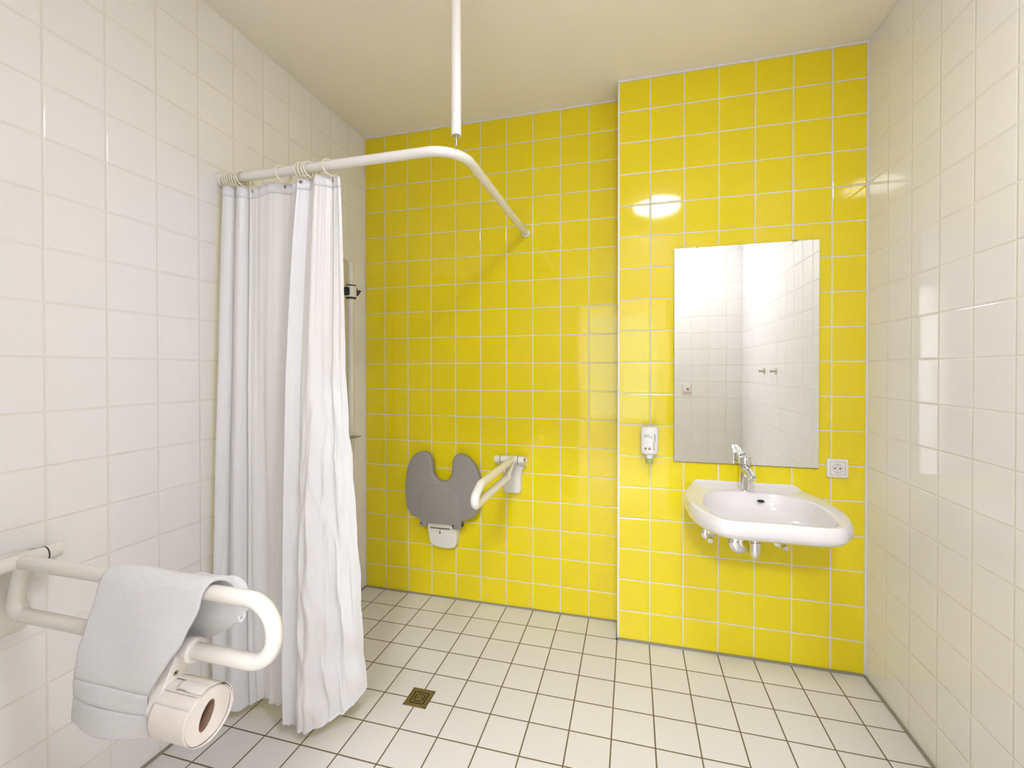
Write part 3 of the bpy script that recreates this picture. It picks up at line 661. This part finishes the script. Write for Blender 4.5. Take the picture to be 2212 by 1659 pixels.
FX, FY, DZK = 2.037, -.213, .7819
t = empty('basin_mixer_tap', (FX, FY, DZK), 'chrome single-lever mixer tap standing on the back of the washbasin', 'tap')
bm = B(); lathe(bm, [(0, 0), (.0272, 0), (.0272, .003), (.0262, .03), (.0245, .08), (.0240, .108), (.0235, .1095), (0, .1095)], (FX, FY, DZK), seg=36)
rs = [(.020, .020), (.019, .019), (.0185, .016), (.0175, .012), (.0165, .0095), (.015, .008), (.010, .005)]
tube(bm, [(FX, FY-.004, DZK+.090), (FX+.001, FY-.030, DZK+.089), (FX+.002, FY-.055, DZK+.086), (FX+.003, FY-.080, DZK+.083), (FX+.004, FY-.100, DZK+.081), (FX+.004, FY-.112, DZK+.080), (FX+.004, FY-.117, DZK+.080)], rs, 24, flat=(1, 0, 0))
mk('tap_body', bm, m_chrome, t, angle=50)
bm = B(); lathe(bm, [(0, 0), (.0095, 0), (.0100, .002), (.0100, .012), (0, .013)], (FX+.004, FY-.098, DZK+.064), seg=24); mk('aerator', bm, m_chrome, t)
bm = B(); lathe(bm, [(0, .1115), (.0245, .1115), (.0250, .114), (.0248, .140), (.0230, .1455), (.010, .148), (0, .1482)], (FX, FY, DZK), seg=36)
tube(bm, catmull([(FX, FY+.016, DZK+.142), (FX, FY-.012, DZK+.144), (FX, FY-.040, DZK+.149), (FX, FY-.070, DZK+.158), (FX, FY-.094, DZK+.163)], 5), [(.0225, .0045)]*8+[(.020, .004)]*7+[(.015, .003)]*6, 20, flat=(1, 0, 0))
mk('lever', bm, m_chrome, t, angle=50)
bm = B(); lathe(bm, [(0, .1093), (.0238, .1093), (.0238, .1118), (0, .1118)], (FX, FY, DZK), seg=36)
lathe(bm, [(0, 0), (.0022, 0), (.0022, .0006), (0, .0006)], (FX-.001, FY-.0250, DZK+.128), (0, -1, 0), 12); mk('shadow_gap', bm, m_black, t, label='dark gap ring')

# drain trap
t = empty('drain_trap', (2.045, YBX, .54), 'chrome drain trap and round wall rosette under the washbasin', 'drain trap')
bm = B(); lathe(bm, [(0, 0), (.046, 0), (.0455, .003), (.036, .011), (.022, .015), (.0, .016)], (2.028, YBX-.001, .520), (0, -1, 0), 36); mk('wall_rosette', bm, m_chrome, t)
bm = B(); tube(bm, fillet([(2.048, -.335, .684), (2.048, -.335, .535), (2.040, -.250, .545), (2.030, -.152, .560)], [0, .030, .02, 0], 10), .0160, 24); mk('pipe', bm, m_chrome, t)
for z in (.668, .594):
    bm = B(); lathe(bm, [(.016, -.007), (.0225, -.006), (.0235, 0), (.0225, .006), (.016, .007)], (2.048, -.335, z), seg=24); mk('union_nut', bm, m_chrome, t)
bm = B(); lathe(bm, [(.016, -.006), (.0215, -.005), (.0215, .005), (.016, .006)], (2.036, -.215, .551), (.06, 1, .12), 24); mk('union_nut', bm, m_chrome, t)
bm = B(); lathe(bm, [(.0160, .05), (.0205, .048), (.0205, .02), (.019, .004), (.012, -.006), (0, -.009)], (2.048, -.335, .540), seg=24); mk('trap_cup', bm, m_chrome, t)
# angle valves
def valve(x, z, side, label):
    t = empty('angle_valve', (x, YBX, z), label, 'valve', 'angle valves under the washbasin')
    bm = B(); lathe(bm, [(0, 0), (.0285, 0), (.0280, .003), (.020, .008), (.010, .010), (0, .010)], (x, YBX-.001, z), (0, -1, 0), 30); mk('valve_rosette', bm, m_chrome, t)
    bm = B(); tube(bm, [(x, YBX-.008, z), (x, YBX-.058, z)], .0085, 18); tube(bm, [(x, YBX-.042, z-.002), (x, YBX-.042, z+.026)], .0075, 16); tube(bm, [(x, YBX-.042, z+.022), (x, YBX-.042, z+.036)], .0100, 6)
    tube(bm, fillet([(x, YBX-.042, z+.030), (x, YBX-.042, z+.075), (x+side*.05, YBX-.055, .69)], [0, .03, 0]), .0048, 12); mk('valve_body', bm, m_chrome, t)
    bm = B(); lathe(bm, [(0, -.002), (.010, 0), (.0130, .002), (.0130, .020), (.011, .024), (0, .025)], (x, YBX-.056, z-.001), (.05, -1, -.10), 12); mk('valve_knob', bm, m_chrome, t)
valve(1.893, .552, 1, 'left chrome angle valve on the yellow tiles under the washbasin')
valve(2.192, .546, -1, 'right chrome angle valve on the yellow tiles under the washbasin')

# ------------------------------------------------------------------ soap dispenser
DXc, DY = 1.634, YBX-.052
t = empty('soap_dispenser', (DXc, YBX, .98), 'white wall-mounted soap bottle upside down with a green pump, left of the mirror', 'soap dispenser')
bm = B(); hw = .0392
prof = [(.00, 1.0475), (.50, 1.0470), (.82, 1.0445), (.96, 1.0400), (1.0, 1.0360), (1.0, .934), (.96, .926), (.84, .920), (.60, .9155), (.36, .914)]
nb2 = 48; prev = None
for s, z in prof:
    s = max(s, .02); rg = []
    for k in range(nb2):
        a = 2*PI*k/nb2; ca, sa = math.cos(a), math.sin(a); e = .72
        rg.append(bm.verts.new((DXc+hw*s*math.copysign(abs(ca)**e, ca), DY+.0285*max(s, .02)*math.copysign(abs(sa)**e, sa), z)))
    if prev:
        for k in range(nb2): bm.faces.new((prev[k], prev[(k+1) % nb2], rg[(k+1) % nb2], rg[k]))
    else: bm.faces.new(rg)
    prev = rg
bm.faces.new(prev); mk('bottle', bm, m_bottle, t, angle=50)
bm = B(); box(bm, (DXc-.017, YBX-.024, .90), (DXc+.017, YBX-.0005, 1.050), bev=.004); lathe(bm, [(0, 0), (.018, 0), (.018, .006), (0, .006)], (DXc, DY+.006, 1.0478)); mk('wall_holder', bm, m_clearp, t)
bm = B(); lathe(bm, [(0, .916), (.0155, .916), (.0155, .899), (0, .899)], (DXc, DY, 0)); mk('bottle_neck', bm, m_bottle, t)
bm = B(); lathe(bm, [(0, .8995), (.0170, .8995), (.0175, .892), (.0172, .879), (.015, .876), (0, .876)], (DXc, DY, 0), seg=24); mk('pump', bm, m_greenp, t)
def text(body, x, y, z, size, m, parent, name='label_text'):
    c = bpy.data.curves.new(name, 'FONT'); c.body = body; c.size = size; c.extrude = .0001; c.space_line = .95
    tmp = bpy.data.objects.new('tmp', c); link(tmp); bpy.context.view_layer.update()
    me = bpy.data.meshes.new_from_object(tmp); bpy.data.objects.remove(tmp)
    me.transform(Matrix.Translation((x, y, z)) @ Matrix.Rotation(PI/2, 4, 'X')); me.materials.clear(); me.materials.append(m)
    o = link(bpy.data.objects.new(name, me)); o.parent = parent; o.matrix_parent_inverse = Matrix.Translation(-parent.location); return o
FYl = DY-.0286
text('HAIR, HAND\nSHOWER &\nBODY SHAMPOO', DXc-.0235, FYl, 1.0085, .0046, m_ink, t)
# botanical print and two round badges
bm = B()
def leaf(x, z, ang, l, w_, mi):
    ca, sa = math.cos(ang), math.sin(ang); vs = []
    for u, v in ((0, 0), (.3, .8), (.65, .75), (1, 0), (.65, -.75), (.3, -.8)): vs.append(bm.verts.new((x+u*l*ca-v*w_*sa, FYl-.0004-.00002*random.random(), z+u*l*sa+v*w_*ca)))
    bm.faces.new(vs).material_index = mi
bx = DXc+.019
stem = [(bx+.0015-.003*math.sin(k*.35), .938+k*.0042) for k in range(19)]
for k, (x, z) in enumerate(stem[:-1]):
    leaf(x, z, math.atan2(.0042, stem[k+1][0]-x), .0045, .00035, 2)
    up_ = k > 10
    for s in (1, -1): leaf(x, z+.001, PI/2-s*(1.1 if not up_ else .7+.5*random.random()), .0058-.0001*k, .0011, (0 if up_ else 1) if random.random() < .8 else 2)
for k in range(5): leaf(bx-.006-.002*k, .993+.004*math.sin(k), PI*.8, .003, .0012, 3)
mk('plant_print', bm, [m_ink, m_inkg, m_inkt, m_inkt], t, smooth=False, label='printed herb sprig')
bm = B()
lathe(bm, [(0, 0), (.0052, 0), (.0052, .0003), (0, .0003)], (DXc-.0165, FYl, .946), (0, -1, 0), 24, mi=0); lathe(bm, [(0, .0003), (.0030, .0003), (.0030, .0005), (0, .0005)], (DXc-.0148, FYl, .9445), (0, -1, 0), 20, mi=3)
lathe(bm, [(0, 0), (.0054, 0), (.0054, .0003), (0, .0003)], (DXc-.0005, FYl, .946), (0, -1, 0), 24, mi=1); box(bm, (DXc-.0054, FYl-.0005, .9443), (DXc+.0044, FYl-.0003, .9477), mi=2)
mk('printed_badge', bm, [m_ink, m_inkr, m_inkp, m_bottle], t, smooth=False, label='two round printed seals')
bm = B()
for k in range(6): leaf(DXc-.0095+.002*math.sin(k), .9575+.0022*k, PI/2+.8*math.sin(k*2), .0025, .0008, 0)
box(bm, (DXc-.0135, FYl-.0004, .9562), (DXc-.0105, FYl-.0001, .9570)); box(bm, (DXc-.006, FYl-.0004, .9560), (DXc-.0035, FYl-.0001, .9568))
mk('printed_logo', bm, m_inkt, t, smooth=False, label='small grey printed emblem')

# ------------------------------------------------------------------ socket
sx, sz = 2.4105, .8850
t = empty('wall_socket', (sx, YBX, sz), 'white square power socket on the yellow tiles right of the mirror', 'power socket')
bm = B(); prism(bm, rrect(sx-.0400, sz-.0400, sx+.0400, sz+.0400, .0045), XZm, -YBX+.0005, -YBX+.0105, bev=.0022); mk('frame', bm, m_plastic, t)
bm = B()
for a, b in (((sx-.0285, sz+.0268), (sx+.0285, sz+.0282)), ((sx-.0285, sz-.0282), (sx+.0285, sz-.0268)), ((sx-.0285, sz-.0282), (sx-.0271, sz+.0282)), ((sx+.0271, sz-.0282), (sx+.0285, sz+.0282))): box(bm, (a[0], YBX-.0110, a[1]), (b[0], YBX-.0100, b[1]))
mk('seam', bm, m_inkt, t)
bm = B(); lathe(bm, [(0, .0107), (.0185, .0107), (.0188, .0120), (.0200, .0124), (.0208, .0118), (.0208, .010)], (sx-.001, YBX, sz), (0, -1, 0), 40); mk('socket_well', bm, m_socket, t)
bm = B()
for x, z in ((-.0095, 0), (.0095, 0)): lathe(bm, [(0, 0), (.0030, 0), (.0030, .0005), (0, .0005)], (sx-.001+x, YBX-.0108, sz+z), (0, -1, 0), 14)
mk('pin_hole', bm, m_hole, t, label='two dark pin holes')
for z in (.0150, -.0185):
    bm = B(); box(bm, (sx-.004, YBX-.0125, sz+z), (sx+.002, YBX-.0078, sz+z+.0035)); mk('earth_clip', bm, m_steel, t, label='dark metal earth clip')

# ------------------------------------------------------------------ floor drain
dx0, dx1, dy0, dy1 = .6885, .7855, -.795, -.7005
t = empty('floor_drain', ((dx0+dx1)/2, (dy0+dy1)/2, 0), 'small square brassy metal floor drain grate set in the floor tiles', 'floor drain')
bm = B(); box(bm, (dx0, dy0, -.004), (dx1, dy1, .0006)); mk('drain_frame', bm, m_hole, t, smooth=False)
bm = B(); c0 = Vector(((dx0+dx1)/2, (dy0+dy1)/2, 0)); H = .0475
for a, b in (((-H, -H), (H, -H+.005)), ((-H, H-.005), (H, H)), ((-H, -H), (-H+.005, H)), ((H-.005, -H), (H, H))): box(bm, (c0.x+a[0], c0.y+a[1], .0004), (c0.x+b[0], c0.y+b[1], .0024))
mk('drain_rim', bm, m_brass, t, smooth=False)
def slotted():
    bm = B(); h = .0418; slots = []
    for q, l in ((.0290, .028), (.0180, .0150)):
        slots += [(-l, q-.0022, l, q+.0022), (-l, -q-.0022, l, -q+.0022), (q-.0022, -l, q+.0022, l), (-q-.0022, -l, -q+.0022, l)]
    slots += [(-.0095, -.004, -.0055, .004), (.0055, -.004, .0095, .004)]
    xs = sorted({-h, h}|{s[0] for s in slots}|{s[2] for s in slots}); ys = sorted({-h, h}|{s[1] for s in slots}|{s[3] for s in slots})
    for i in range(len(xs)-1):
        for j in range(len(ys)-1):
            mx_, my_ = (xs[i]+xs[i+1])/2, (ys[j]+ys[j+1])/2
            if any(s[0] < mx_ < s[2] and s[1] < my_ < s[3] for s in slots): continue
            box(bm, (c0.x+xs[i], c0.y+ys[j], .0008), (c0.x+xs[i+1], c0.y+ys[j+1], .0022))
    bmesh.ops.remove_doubles(bm, verts=bm.verts, dist=1e-6); return bm
mk('drain_grate', slotted(), m_brass, t, smooth=False)

# ------------------------------------------------------------------ things seen in the mirror
t = empty('emergency_switch', (2.045, YB, 1.137), 'white square emergency switch with a red button, seen in the mirror', 'switch')
bm = B(); prism(bm, rrect(2.005, 1.097, 2.085, 1.177, .006), lambda u, v, d: (u, YB+d, v), .0005, .011, bev=.002); mk('frame', bm, m_plastic, t)
bm = B(); prism(bm, rrect(2.016, 1.110, 2.074, 1.166, .005), lambda u, v, d: (u, YB+d, v), .0112, .015, bev=.0015); mk('rocker', bm, m_plastic, t)
bm = B(); box(bm, (2.046, YB+.0151, 1.120), (2.062, YB+.0170, 1.136)); mk('button', bm, m_red, t, label='red button')
for y, lab in ((-1.680, 'steel coat hook on the right wall, left one in the mirror'), (-1.400, 'steel coat hook on the right wall, right one in the mirror')):
    t = empty('coat_hook', (XR, y, 1.297), lab, 'coat hook', 'steel coat hooks seen in the mirror')
    bm = B(); lathe(bm, [(0, 0), (.022, 0), (.022, .003), (.010, .005), (0, .005)], (XR-.0005, y, 1.297), (-1, 0, 0), 28); mk('hook_rosette', bm, m_steel, t)
    bm = B(); lathe(bm, [(0, .004), (.0070, .004), (.0070, .030), (.010, .031), (.010, .038), (0, .038)], (XR, y, 1.297), (-1, 0, 0), 20); mk('hook_peg', bm, m_steel, t)
